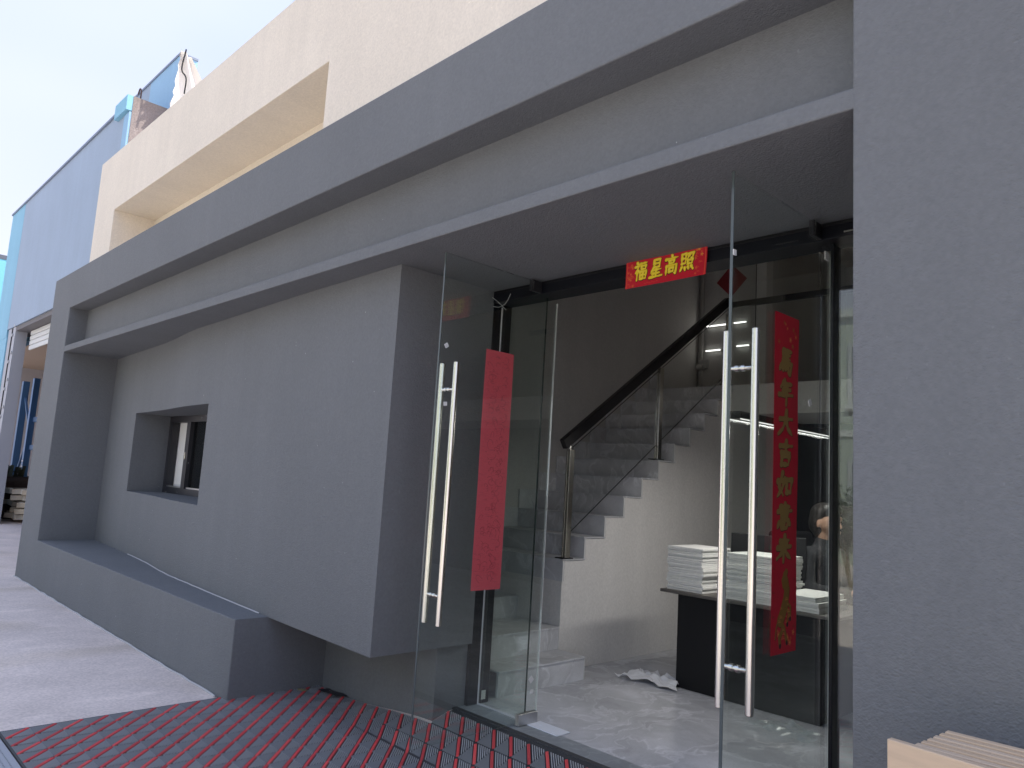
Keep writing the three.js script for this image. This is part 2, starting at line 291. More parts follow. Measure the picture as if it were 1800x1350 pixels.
// ---------------------------------------------------------------- red papers with brush lettering
const G = {
  fu: [[[20, 6], [30, 16]], [[6, 26], [36, 23], [10, 58]], [[24, 42], [24, 97]], [[30, 46], [40, 56]], [[46, 13], [93, 10]], [[53, 26], [55, 43]], [[53, 26], [87, 24], [84, 42]], [[55, 43], [84, 42]], [[46, 55], [49, 94]], [[46, 55], [92, 53], [90, 94]], [[49, 73], [88, 72]], [[69, 55], [69, 90]], [[49, 92], [90, 91]]],
  xing: [[[30, 8], [32, 46]], [[30, 8], [73, 6], [70, 46]], [[32, 27], [70, 25]], [[32, 45], [70, 44]], [[28, 50], [12, 72]], [[22, 61], [84, 57]], [[26, 77], [77, 75]], [[50, 48], [50, 94]], [[6, 95], [95, 91]]],
  gao: [[[48, 0], [53, 11]], [[8, 18], [93, 14]], [[33, 26], [35, 41]], [[33, 26], [67, 25], [64, 40]], [[35, 41], [64, 40]], [[15, 53], [15, 97]], [[15, 53], [87, 50], [84, 95], [73, 90]], [[36, 64], [38, 84]], [[36, 64], [66, 63], [64, 83]], [[38, 83], [64, 82]]],
  zhao: [[[10, 10], [12, 58]], [[10, 10], [39, 8], [37, 57]], [[12, 33], [37, 31]], [[12, 57], [37, 56]], [[50, 12], [92, 9], [84, 37], [75, 32]], [[68, 12], [47, 39]], [[54, 43], [56, 62]], [[54, 43], [88, 41], [84, 61]], [[56, 61], [84, 60]], [[15, 74], [5, 94]], [[36, 76], [41, 91]], [[59, 75], [67, 90]], [[81, 72], [97, 91]]],
  ma: [[[26, 5], [26, 58]], [[26, 7], [80, 4]], [[28, 23], [74, 21]], [[28, 40], [74, 38]], [[52, 7], [52, 56]], [[26, 58], [88, 54], [81, 96], [66, 89]], [[16, 68], [8, 86]], [[30, 70], [32, 85]], [[46, 69], [51, 83]], [[62, 67], [69, 79]]],
  nian: [[[36, 2], [14, 31]], [[32, 18], [86, 14]], [[30, 40], [80, 37]], [[30, 40], [30, 60]], [[4, 63], [97, 57]], [[56, 18], [56, 100]]],
  da: [[[10, 37], [92, 31]], [[50, 2], [48, 40], [32, 74], [5, 97]], [[52, 42], [68, 72], [97, 94]]],
  ji: [[[10, 21], [92, 16]], [[50, 0], [50, 44]], [[22, 46], [81, 43]], [[28, 60], [28, 94]], [[28, 60], [78, 57], [73, 93]], [[28, 92], [73, 91]]],
  ru: [[[28, 4], [12, 56], [42, 90]], [[45, 28], [34, 62], [4, 95]], [[2, 37], [54, 31]], [[60, 30], [62, 82]], [[60, 30], [94, 27], [89, 80]], [[62, 78], [89, 76]]],
  yi: [[[48, 0], [53, 8]], [[20, 14], [82, 11]], [[36, 18], [41, 27]], [[66, 17], [60, 26]], [[4, 31], [96, 26]], [[30, 37], [31, 63]], [[30, 37], [71, 35], [69, 62]], [[31, 49], [69, 48]], [[31, 62], [69, 61]], [[16, 74], [8, 92]], [[30, 70], [37, 92], [70, 94], [75, 80]], [[48, 67], [55, 78]], [[78, 67], [93, 83]]],
  lai: [[[22, 22], [80, 18]], [[34, 28], [41, 39]], [[68, 25], [59, 38]], [[6, 47], [95, 42]], [[50, 2], [50, 100]], [[48, 48], [32, 70], [6, 88]], [[52, 48], [70, 70], [97, 88]]],
};
function brush(x, glyph, ox, oy, sx, sy, w, skew = 0) {
  for (const st of glyph) {
    const n = 14 * (st.length - 1);
    for (let k = 0; k <= n; k++) {
      const t = k / n * (st.length - 1), i = Math.min(st.length - 2, Math.floor(t)), f = t - i;
      const px = st[i][0] + (st[i + 1][0] - st[i][0]) * f, py = st[i][1] + (st[i + 1][1] - st[i][1]) * f;
      const q = k / n, press = 0.85 + 0.35 * Math.pow(1 - q, 2) - 0.25 * Math.pow(q, 4) + 0.18 * Math.sin(q * 9 + st[0][0]);
      x.beginPath(); x.ellipse(ox + (px + skew * (50 - py)) * sx, oy + py * sy, w * press * 1.05, w * press * 0.9, -0.5, 0, 7); x.fill();
    }
  }
}
function ornament(x, cx, cy, s, col) {
  x.strokeStyle = col; x.fillStyle = col; x.lineWidth = s * 0.09;
  for (let k = 0; k < 5; k++) { x.beginPath(); x.ellipse(cx + Math.cos(k * 1.257) * s * 0.45, cy + Math.sin(k * 1.257) * s * 0.45, s * 0.3, s * 0.2, k * 1.257, 0, 7); x.stroke(); }
  x.beginPath(); x.arc(cx, cy, s * 0.14, 0, 7); x.fill();
}
function swirl(x, cx, cy, s, col) { x.strokeStyle = col; x.lineWidth = s * 0.1; x.beginPath(); for (let t = 0; t < 11; t += 0.3) { const r = s * (0.06 + t * 0.06); x.lineTo(cx + Math.cos(t) * r * 1.5, cy + Math.sin(t) * r * 0.7); } x.stroke(); x.beginPath(); x.moveTo(cx - s, cy + s * 0.5); x.quadraticCurveTo(cx, cy + s * 0.1, cx + s * 1.2, cy + s * 0.45); x.stroke(); }
function canvasTex(w, h, draw) { const c = document.createElement('canvas'); c.width = w; c.height = h; draw(c.getContext('2d'), w, h); const t = new THREE.CanvasTexture(c); t.colorSpace = THREE.SRGBColorSpace; t.anisotropy = 8; return t; }
function paperNoise(x, w, h, base, amp) { x.fillStyle = base; x.fillRect(0, 0, w, h); for (let k = 0; k < 900; k++) { x.fillStyle = rnd() > 0.5 ? `rgba(255,60,60,${amp})` : `rgba(60,0,20,${amp})`; x.fillRect(rnd() * w, rnd() * h, rr(4, 60), rr(1, 5)); } }
const bannerTex = canvasTex(1024, 344, (x, w, h) => {
  paperNoise(x, w, h, '#c8102c', 0.03);
  x.strokeStyle = '#e87a38'; x.lineWidth = 5; x.strokeRect(18, -20, w - 36, h + 40);
  for (let k = 0; k < 34; k++) { const lft = k % 2; const cx = lft ? rr(30, 105) : rr(w - 150, w - 35), cy = rr(20, h - 20); rnd() > 0.5 ? ornament(x, cx, cy, rr(14, 26), '#e88a3a') : swirl(x, cx, cy, rr(14, 30), '#e2702f'); }
  for (const [cx, cy] of [[w - 92, 60], [w - 60, 120], [w - 120, 30]]) ornament(x, cx, cy, 24, '#f0d040');
  for (let k = 0; k < 6; k++) { swirl(x, 560 + k * 36, 30 + (k % 2) * 8, 14, '#e2702f'); swirl(x, 270 + k * 30, 318 - (k % 2) * 8, 13, '#ea5a2c'); }
  const set = [['fu', 118], ['xing', 320], ['gao', 510], ['zhao', 706]];
  x.fillStyle = '#3a1408'; for (const [g, ox] of set) brush(x, G[g], ox + 3, 66 + 4, 1.72, 2.1, 20, 0.08);
  x.fillStyle = '#f4d622'; for (const [g, ox] of set) brush(x, G[g], ox, 66, 1.72, 2.1, 15, 0.08);
  x.fillStyle = 'rgba(255,250,120,.35)'; for (const [g, ox] of set) brush(x, G[g], ox - 2, 64, 1.72, 2.1, 5, 0.08);
});
const coupletTex = canvasTex(320, 2048, (x, w, h) => {
  paperNoise(x, w, h, '#c4122f', 0.03);
  for (let k = 0; k < 10; k++) ornament(x, rr(30, w - 30), rr(30, 190), rr(12, 24), k % 3 ? '#a8842e' : '#e8b050');
  for (let k = 0; k < 9; k++) ornament(x, rr(30, w - 30), rr(h - 120, h - 24), rr(12, 24), k % 2 ? '#d8852e' : '#e8b050');
  for (let k = 0; k < 7; k++) swirl(x, k % 2 ? 30 : w - 34, 1480 + k * 70, 14, '#7a3416');
  const set = ['ma', 'nian', 'da', 'ji', 'ru', 'yi', 'lai'];
  x.fillStyle = '#4a1a10'; set.forEach((g, i) => brush(x, G[g], 62, 222 + i * 190, 1.92, 1.56, 20, 0.1));
  x.fillStyle = '#957a40'; set.forEach((g, i) => brush(x, G[g], 60, 220 + i * 190, 1.92, 1.56, 17, 0.1));
  // the prancing horse at the foot
  const oy = 1560;
  const horse = () => { const L = (pts, lw) => { x.lineWidth = lw; x.beginPath(); pts.forEach((p, i) => i ? x.lineTo(p[0], p[1] + oy) : x.moveTo(p[0], p[1] + oy)); x.stroke(); };
    x.lineJoin = x.lineCap = 'round';
    L([[190, 20], [150, 70], [160, 100]], 40); L([[175, 40], [190, 130], [175, 200]], 52); L([[180, 200], [150, 260], [120, 300]], 78); L([[200, 200], [245, 230], [240, 290]], 20); L([[190, 220], [222, 262], [205, 320]], 20); L([[125, 300], [150, 350], [110, 400], [118, 440]], 30); L([[105, 300], [165, 340], [190, 400], [200, 425]], 26); L([[95, 290], [70, 340], [60, 400]], 14); L([[205, 60], [225, 120], [215, 180]], 14); };
  x.strokeStyle = '#4a1a10'; horse(); x.globalCompositeOperation = 'source-over';
  x.save(); x.translate(-3, -4); x.strokeStyle = '#8a6424'; horse(); x.restore();
  for (let k = 0; k < 14; k++) swirl(x, rr(85, 235), oy + rr(150, 420), rr(10, 22), '#e09048');
  x.fillStyle = '#16100c'; for (const [cx, cy] of [[118, 445], [203, 432], [240, 296], [205, 326]]) { x.beginPath(); x.ellipse(cx, oy + cy, 13, 15, 0, 0, 7); x.fill(); }
});
const backTex = canvasTex(320, 2048, (x, w, h) => {
  paperNoise(x, w, h, '#ee6672', 0.09);
  x.strokeStyle = 'rgba(150,36,50,.6)'; x.lineWidth = 3;
  for (let k = 0; k < 190; k++) { const cx = rr(60, w - 60), cy = rr(60, h - 60), r = rr(10, 46); x.beginPath(); x.ellipse(cx, cy, r, r * rr(0.4, 1), rnd() * 3, rnd() * 3, rnd() * 3 + 3); x.stroke(); }
});
function sheet(w, h, fn) {      // thin sheet with a little curl: front +x face, local y up, z across
  const g = new THREE.PlaneGeometry(w, h, 10, 30), p = g.attributes.position;
  for (let i = 0; i < p.count; i++) p.setZ(i, fn(p.getX(i) / w + 0.5, p.getY(i) / h + 0.5));
  g.computeVertexNormals(); return g;
}
{
  const paper = (t) => new THREE.MeshStandardMaterial({ map: t, roughness: 0.55, side: THREE.DoubleSide });
  const b = single('banner', sheet(0.515, 0.178, (u, v) => 0.004 + 0.01 * Math.pow(1 - v, 2) * (0.4 + u) + 0.002 * Math.sin(u * 9)), paper(bannerTex), 'red horizontal banner with yellow brush characters on the door header', 'banner');
  b.position.set(-2.275, 2.738, -0.942); b.rotation.z = 0.004;
  const c = single('couplet', sheet(0.212, 1.36, (u, v) => 0.001 + 0.0015 * Math.sin(v * 14) * u), paper(coupletTex), 'red vertical couplet with gold characters and a horse, stuck on the right glass door', 'couplet');
  c.rotation.y = Math.PI / 2; c.position.set(-1.44 + 0.0085, 1.625, -0.617);
  const d = single('couplet', sheet(0.225, 1.37, (u, v) => 0.001 + 0.0015 * Math.sin(v * 11) * u), paper(backTex), 'faded red back of the couplet seen through the left glass door', 'couplet');
  d.rotation.y = -Math.PI / 2; d.position.set(-3.2 - 0.0085, 1.62, -0.645);
  const e = new THREE.BoxGeometry(0.285, 0.285, 0.003); e.rotateZ(Math.PI / 4);
  single('red_diamond', e, std(lin(0.3, 0.03, 0.04), 0.6), 'dim red paper diamond high on the wall at the top of the stairs', 'wall paper').position.set(-4.565, 4.1, -5.596);
}

// ---------------------------------------------------------------- ribbed red and black door mat
const mat = thing('door_mat', 'black ribbed entrance mat with rows of diagonal red strips, laid over the ramp', 'mat');
{
  const P = 0.1375, X0 = -5.035, Z0 = 1.242;
  const inMat = (x, z) => z > -0.705 || (x > -3.68 && z > -0.868);
  // base sheet
  const v = [], n = P / 2;
  const q = (x, z) => [x, rampH(x, z) + 0.009, z];
  for (let x = X0; x < -0.93; x += n) for (let z = Z0; z > -0.87; z -= n) {
    const zb = Math.max(z - n, -0.866); if (!inMat(x + n / 2, (z + zb) / 2)) continue;
    const a = q(x, z), b = q(x + n, z), c = q(x + n, zb), d = q(x, zb); v.push(...a, ...b, ...c, ...a, ...c, ...d);
  }
  const g = new THREE.BufferGeometry(); g.setAttribute('position', new THREE.Float32BufferAttribute(v, 3)); g.computeVertexNormals();
  part('backing', worldUV(g), M.rubber, mat);
  part('border', [bx(X0 - 0.012, X0, 0.0, 0.0135, -0.5, Z0), bx(X0 - 0.012, -0.93, 0.0, 0.0135, Z0, Z0 + 0.012), bx(-3.77, -0.93, 0.1, 0.1505, -0.9, -0.862, 0.004)], M.rubber, mat);
  const rib = (len, w, h, cx, cz, ang) => { const b = new THREE.BoxGeometry(len, h, w); b.translate(0, h / 2, 0); b.rotateY(ang); b.translate(cx, 0, cz); return b.toNonIndexed(); };
  // the strip runs from (+,+) to (-,-): direction (1,1)/sqrt2
  const s2 = Math.SQRT1_2;
  const sg = new RoundedBoxGeometry(P * 1.4142 - 0.014, 0.0075, 0.0175, 2, 0.0035); sg.translate(0, 0.0037, 0); sg.rotateY(-Math.PI / 4);
  const notch = []; for (let k = -8; k <= 8; k++) { const b = new THREE.BoxGeometry(0.0055, 0.0018, 0.0142); b.translate(k * 0.0102, 0.008, 0); b.rotateY(-Math.PI / 4); notch.push(strip(b)); }
  const stripG = mergeGeometries([strip(sg), ...notch]);
  const ca = []; for (let d = 0.0215; d < 0.092; d += 0.0118) ca.push(strip(rib(2 * (P * s2 - d) - 0.004, 0.0056, 0.0085, d * s2, -d * s2, -Math.PI / 4)));
  const cb = []; for (let s = -0.083; s < 0.084; s += 0.0079) { const L = P * s2 - Math.abs(s) - 0.015; if (L > 0.004) cb.push(strip(rib(L, 0.0042, 0.005, s * s2 - (0.0145 + L / 2) * s2, s * s2 + (0.0145 + L / 2) * s2, Math.PI / 4))); }
  const GA = mergeGeometries(ca), GB = mergeGeometries(cb);
  const reds = [std(lin(0.72, 0.085, 0.09), 0.6), std(lin(0.65, 0.075, 0.085), 0.6), std(lin(0.78, 0.11, 0.11), 0.6), std(lin(0.58, 0.075, 0.08), 0.65)];
  const fr = new THREE.Frustum(), pv = new THREE.Matrix4(); camera.updateMatrixWorld(); camera.updateProjectionMatrix();
  const v3 = new THREE.Vector3();
  let count = 0; const restS = [], restA = [], restB = [];
  for (let i = 0; i < 30; i++) for (let j = 0; j < 16; j++) {
    const x = X0 + (i + 0.5) * P, z = Z0 - (j + 0.5) * P; if (x > -1 || !inMat(x + (z < -0.7 ? -0.06 : 0), z - 0.06) ) continue;
    const e = 0.03, hx = (rampH(x + e, z) - rampH(x - e, z)) / (2 * e), hz = (rampH(x, z + e) - rampH(x, z - e)) / (2 * e);
    const tx = new THREE.Vector3(1, hx, 0).normalize(), tz = new THREE.Vector3(0, hz, 1), ny = new THREE.Vector3().crossVectors(tz, tx).normalize(), zz = new THREE.Vector3().crossVectors(tx, ny);
    const m4 = new THREE.Matrix4().makeBasis(tx, ny, zz).setPosition(x, rampH(x, z) + 0.0095, z);
    v3.set(x, rampH(x, z), z).project(camera);
    const seen = Math.abs(v3.x) < 1.1 && Math.abs(v3.y) < 1.12 && v3.z < 1;
    const put = (nm, g0, m) => { const o = part(nm, g0, m, mat); m4.decompose(o.position, o.quaternion, o.scale); };
    if (seen && count < 298) { count++; put('red_strip', stripG, reds[(i * 7 + j * 3 + (i * j) % 5) % 4]); put('coarse_ribs', GA, M.rubberRib); put('fine_ribs', GB, M.rubberFine); }
    else { restS.push(stripG.clone().applyMatrix4(m4)); restA.push(GA.clone().applyMatrix4(m4)); restB.push(GB.clone().applyMatrix4(m4)); }
  }
  if (restS.length) { part('red_strip', restS, reds[0], mat).userData.kind = 'stuff'; part('coarse_ribs', restA, M.rubberRib, mat).userData.kind = 'stuff'; part('fine_ribs', restB, M.rubberFine, mat).userData.kind = 'stuff'; }
  console.log('mat cells', count, restS.length);
}
{ // drain cover at the mat's edge
  const s = new THREE.Shape([[0, 0], [0.9, 0], [0.9, 0.24], [0, 0.24]].map((p) => new THREE.Vector2(...p)));
  for (let i = 0; i < 34; i++) for (let j = 0; j < 7; j++) { const x = 0.03 + i * 0.025, y = 0.03 + j * 0.028; s.holes.push(new THREE.Path([[x, y], [x + 0.012, y], [x + 0.012, y + 0.007], [x, y + 0.007]].map((p) => new THREE.Vector2(...p)))); }
  const g = new THREE.ExtrudeGeometry(s, { depth: 0.006, bevelEnabled: false }); g.rotateX(Math.PI / 2); g.translate(-5.04, 0.014, 1.262);
  const t = thing('drain_cover', 'pale perforated metal drain cover along the corner of the mat', 'drain cover');
  part('plate', worldUV(g), std(lin(0.4, 0.42, 0.45), 0.6, { metalness: 0.2 }), t);
  part('channel', bx(-5.03, -4.16, 0.001, 0.004, 1.27, 1.49), M.blackMatt, t);
}
{ const g = new THREE.SphereGeometry(0.04, 10, 6); g.scale(1, 0.12, 0.5); g.rotateY(0.5); single('dry_leaf', g, std(lin(0.28, 0.24, 0.13), 0.8), 'dry yellowish leaf on the edge of the mat below the grey ledge', 'leaf').position.set(-4.9, 0.022, -0.52);
  const f = new THREE.PlaneGeometry(0.24, 0.09, 12, 6).rotateX(-Math.PI / 2), p = f.attributes.position; for (let i = 0; i < p.count; i++) p.setY(i, 0.012 + 0.006 * Math.sin(p.getX(i) * 22) + 0.004 * Math.sin(p.getZ(i) * 31)); f.computeVertexNormals();
  single('rubber_flap', f, std(lin(0.03, 0.03, 0.035), 0.6, { side: THREE.DoubleSide }), 'small dark rubber flap in the corner under the grey wall panel', 'rubber flap').position.set(-4.72, 0.014, -0.655); }

// ---------------------------------------------------------------- stairs
const stairs = thing('staircase', 'grey stone staircase with white side wall, turning up inside the entrance', 'staircase', [-3.95, 0.145, -2.12]);
{
  const S = (x0, x1, y0, y1, z0, z1, r = 0.002) => { const g = bx(x0, x1, y0, y1, z0, z1, r); g.translate(3.95, -0.145, 2.12); return g; };
  const low = [[-3.69, 0.145, 0.31, -3.955], [-3.955, 0.31, 0.476, -4.41], [-4.41, 0.476, 0.643, -4.66], [-4.66, 0.643, 0.812, -4.96]];
  for (const [x, y0, y1, xb] of low) {
    part('riser', S(x - 0.02, x, y0, y1 - 0.014, -2.115, -1.25), M.step, stairs);
    part('tread', S(xb - 0.02, x + 0.008, y1 - 0.014, y1, -2.117, -1.25), M.step, stairs);
    part('white_trim', S(x - 0.004, x + 0.002, y0, y1 - 0.014, -2.121, -2.1155, 0.0005), M.white, stairs);
  }
  for (let i = 0; i < 11; i++) {
    const y0 = 0.814 + i * 0.168, z = -2.112 - i * 0.2432;
    part('riser', S(-4.96, -3.942, y0, y0 + 0.155, z - 0.02, z), M.step, stairs);
    part('tread', S(-4.96, -3.94, y0 + 0.155, y0 + 0.168, z - 0.263, z + 0.008), M.step, stairs);
    part('skirting', S(-4.965, -4.945, y0 + 0.168, y0 + 0.34, z - 0.243, z - 0.002), M.step, stairs);
    part('white_trim', S(-3.942, -3.937, y0 - 0.002, y0 + 0.155, z - 0.008, z + 0.002, 0.0005), M.white, stairs);
  }
  part('landing', S(-4.96, -4.0, 0.75, 0.811, -2.9, -2.13), M.step, stairs);
  part('end_wall', S(-4.96, -4.052, 0.146, 0.812, -2.2, -2.119, 0), M.plaster, stairs);
  // white wall under the flight
  const pts = [[2.118, 0.146]]; for (let i = 0; i < 11; i++) { const y0 = 0.966 + i * 0.168, z = 2.118 + i * 0.2432; pts.push([z, y0]); pts.push([z + 0.2432, y0]); }
  pts.push([4.794, 2.35], [5.6, 2.35], [5.6, 0.146]);
  const g = new THREE.ExtrudeGeometry(new THREE.Shape(pts.map((p) => new THREE.Vector2(...p))), { depth: 0.1, bevelEnabled: false }); g.rotateY(Math.PI / 2); g.translate(-4.05, 0, 0);
  const g2 = worldUV(g); g2.translate(3.95, -0.145, 2.12);
  part('white_wall', g2, M.plaster, stairs);
}
{
  const t = thing('stair_railing', 'black handrail on steel posts with glass panels up the stairs', 'railing', [-3.97, 0.98, -2.12]);
  const L = (g) => { g.translate(3.97, -0.98, 2.12); return g; };
  const x = -3.97;
  const post = (y0, y1, z) => { part('post', [L(bx(x - 0.02, x - 0.005, y0, y1, z - 0.028, z + 0.028, 0.002)), L(bx(x + 0.005, x + 0.02, y0, y1, z - 0.028, z + 0.028, 0.002)), L(cyl([x - 0.004, y1 - 0.01, z], [x - 0.004, y1 + 0.06, z], 0.007)), L(cyl([x + 0.01, y1 - 0.01, z + 0.02], [x + 0.01, y1 + 0.05, z + 0.02], 0.006))], M.steel, t); part('base_plate', L(bx(x - 0.06, x + 0.03, y0 - 0.0, y0 + 0.008, z - 0.06, z + 0.06, 0.002)), M.blackMatt, t); };
  post(0.983, 1.83, -2.17); post(1.824, 2.66, -3.35); post(2.662, 3.4, -4.53);
  part('handrail', L(bar([x, 1.865, -2.08], [x, 3.53, -4.5], 0.05, 0.085)), std(lin(0.02, 0.018, 0.02), 0.35), t);
  part('handrail', L(bar([x, 3.5, -4.56], [0.5, 3.5, -4.56], 0.05, 0.06)), std(lin(0.02, 0.018, 0.02), 0.35), t);
  const quad = (z0, a0, b0, z1, a1, b1) => { const s = new THREE.Shape([[-z0, a0], [-z1, a1], [-z1, b1], [-z0, b0]].map((p) => new THREE.Vector2(...p))); const g = new THREE.ExtrudeGeometry(s, { depth: 0.008, bevelEnabled: false }); g.rotateY(Math.PI / 2); g.translate(x - 0.004, 0, 0); return L(g); };
  for (const [z0, z1] of [[-2.19, -3.32], [-3.38, -4.5]]) {
    const k = (z) => (z + 2.17) * -0.69;
    part('glass_panel', quad(z0, 1.16 + k(z0), 1.83 + k(z0), z1, 1.16 + k(z1), 1.83 + k(z1)), M.railGlass, t);
    part('glass_trim', [L(bar([x, 1.16 + k(z0), z0], [x, 1.16 + k(z1), z1], 0.008, 0.004)), L(bar([x, 1.835 + k(z0), z0], [x, 1.835 + k(z1), z1], 0.008, 0.003))], M.blackMatt, t);
  }
  part('glass_panel', L(bx(-3.85, 0.5, 2.75, 3.45, -4.568, -4.56)), M.railGlass, t);
}

// ---------------------------------------------------------------- desk, boards, papers inside
{
  const d = thing('desk', 'black reception desk with overhanging top inside the entrance', 'desk', [-2.66, 0.145, -2.9]);
  const L = (g) => { g.translate(2.66, -0.145, 2.9); return g; };
  part('front_panel', L(bx(-3.2, -2.14, 0.147, 0.8, -2.6, -2.57, 0.003)), M.blackMatt, d);
  part('side_panel', L(bx(-3.2, -3.17, 0.147, 0.8, -3.2, -2.603, 0.003)), M.blackMatt, d);
  part('side_panel', L(bx(-2.17, -2.14, 0.147, 0.8, -3.2, -2.603, 0.003)), M.blackMatt, d);
  part('desk_top', L(bx(-3.34, -2.02, 0.805, 0.828, -3.25, -2.54, 0.004)), std(lin(0.12, 0.11, 0.1), 0.45), d);
}
{
  const wm = [std(lin(0.8, 0.8, 0.77), 0.7), std(lin(0.74, 0.75, 0.72), 0.7), std(lin(0.84, 0.84, 0.81), 0.7)];
  const stack = (x0, x1, z0, z1, n, t, label, group, jit) => {
    const g = new RoundedBoxGeometry(x1 - x0, t - 0.0018, z1 - z0, 1, 0.0012); let first = null;
    for (let i = 0; i < n; i++) {
      const o = first ? first.clone() : part('white_board', g, wm[0]);
      if (first) scene.add(o); o.name = numbered('white_board'); first = first || o;
      o.material = wm[Math.floor(rnd() * 3)]; o.userData = { label: i === n - 1 ? 'topmost ' + label : i === 0 ? 'lowest ' + label : label, category: 'board', group };
      const shift = i > n * 0.38 && i < n * 0.45 ? 0.02 : 0;
      o.position.set((x0 + x1) / 2 + rr(-jit, jit) + shift * 0.5, 0.829 + t * (i + 0.5), (z0 + z1) / 2 + rr(-0.006, 0.006)); o.rotation.y = rr(-0.01, 0.01);
    }
  };
  stack(-3.3, -3.0, -2.96, -2.57, 21, 0.0152, 'thin white board in the tall pile at the left end of the black desk', 'white boards in the left pile on the desk', 0.012);
  stack(-2.81, -2.44, -2.96, -2.57, 21, 0.0152, 'thin white board in the tall pile behind the red couplet on the glass', 'white boards in the middle pile on the desk', 0.008);
  stack(-2.42, -2.15, -3.0, -2.56, 6, 0.0165, 'thin white board in the low pile at the right end of the black desk', 'white boards in the low right pile on the desk', 0.02);
}
function crumple(w, d, h, n, sd) {
  const g = new THREE.PlaneGeometry(w, d, n, n).rotateX(-Math.PI / 2), p = g.attributes.position;
  for (let i = 0; i < p.count; i++) { const u = p.getX(i) / w + 0.5, v = p.getZ(i) / d + 0.5; const a = Math.abs(N1(u * 6 + sd, v * 5, 99, 99) - 0.5) * 2, b = Math.abs(N2(u * 11, v * 9 + sd, 99, 99) - 0.5);
    const r = Math.hypot(u - 0.5, v - 0.5); p.setXYZ(i, p.getX(i) * (0.75 + 0.5 * N3(v * 4 + sd, 1, 99, 99)), 0.004 + h * (a * 0.7 + b * 0.6) * (1.15 - r), p.getZ(i) * (0.75 + 0.5 * N3(u * 4, sd, 99, 99))); }
  const q = g.toNonIndexed(); q.computeVertexNormals(); return q;
}
single('crumpled_paper', crumple(0.42, 0.26, 0.09, 14, 3), std(lin(0.8, 0.8, 0.82), 0.6, { side: THREE.DoubleSide }), 'crumpled white paper on the floor beside the black desk', 'paper').position.set(-3.36, 0.146, -2.55);
single('plastic_film', crumple(0.4, 0.26, 0.1, 12, 9), new THREE.MeshPhysicalMaterial({ color: lin(0.9, 0.93, 0.93), transmission: 0.93, thickness: 0, roughness: 0.25, ior: 1.4, side: THREE.DoubleSide }), 'crumpled clear plastic film on the floor behind the right glass door', 'plastic film').position.set(-2.2, 0.146, -2.25);
// office chair and seated person behind the desk
function swivelChair(x, z, turn, label) {
  const c = thing('office_chair', label, 'chair', [x, 0.145, z]); c.rotation.y = turn;
  part('seat', new RoundedBoxGeometry(0.5, 0.09, 0.48, 3, 0.04).translate(0, 0.46, 0), M.blackMatt, c);
  const b = new RoundedBoxGeometry(0.46, 0.58, 0.07, 4, 0.034); b.rotateX(-0.14); b.translate(0, 0.86, -0.26); part('backrest', b, M.blackMatt, c);
  part('column', [cyl([0, 0.1, 0], [0, 0.42, 0], 0.03)], M.brushed, c);
  const legs = []; for (let k = 0; k < 5; k++) { const a = k * 1.2566; legs.push(bar([0, 0.1, 0], [Math.cos(a) * 0.3, 0.06, Math.sin(a) * 0.3], 0.04, 0.03)); } part('base', legs, M.blackMatt, c);
  for (let k = 0; k < 5; k++) { const a = k * 1.2566; part('caster', new THREE.SphereGeometry(0.03, 10, 8).translate(Math.cos(a) * 0.3, 0.031, Math.sin(a) * 0.3), M.blackMatt, c); }
}
swivelChair(-2.55, -3.52, 1.3, 'black office chair under the seated person behind the desk');
{ // black monitor with a slanting top behind the boards
  const m = thing('monitor', 'black computer monitor standing on the desk behind the middle pile of boards', 'monitor', [-2.78, 0.829, -3.12]); m.rotation.y = 0.45;
  part('screen', new RoundedBoxGeometry(0.54, 0.33, 0.035, 2, 0.008).rotateX(-0.12).translate(0, 0.27, 0), M.blackMatt, m);
  part('stand', [bx(-0.03, 0.03, 0.0, 0.2, -0.03, -0.018), bx(-0.12, 0.12, 0, 0.01, -0.09, 0.07, 0.004)], M.blackMatt, m);
}
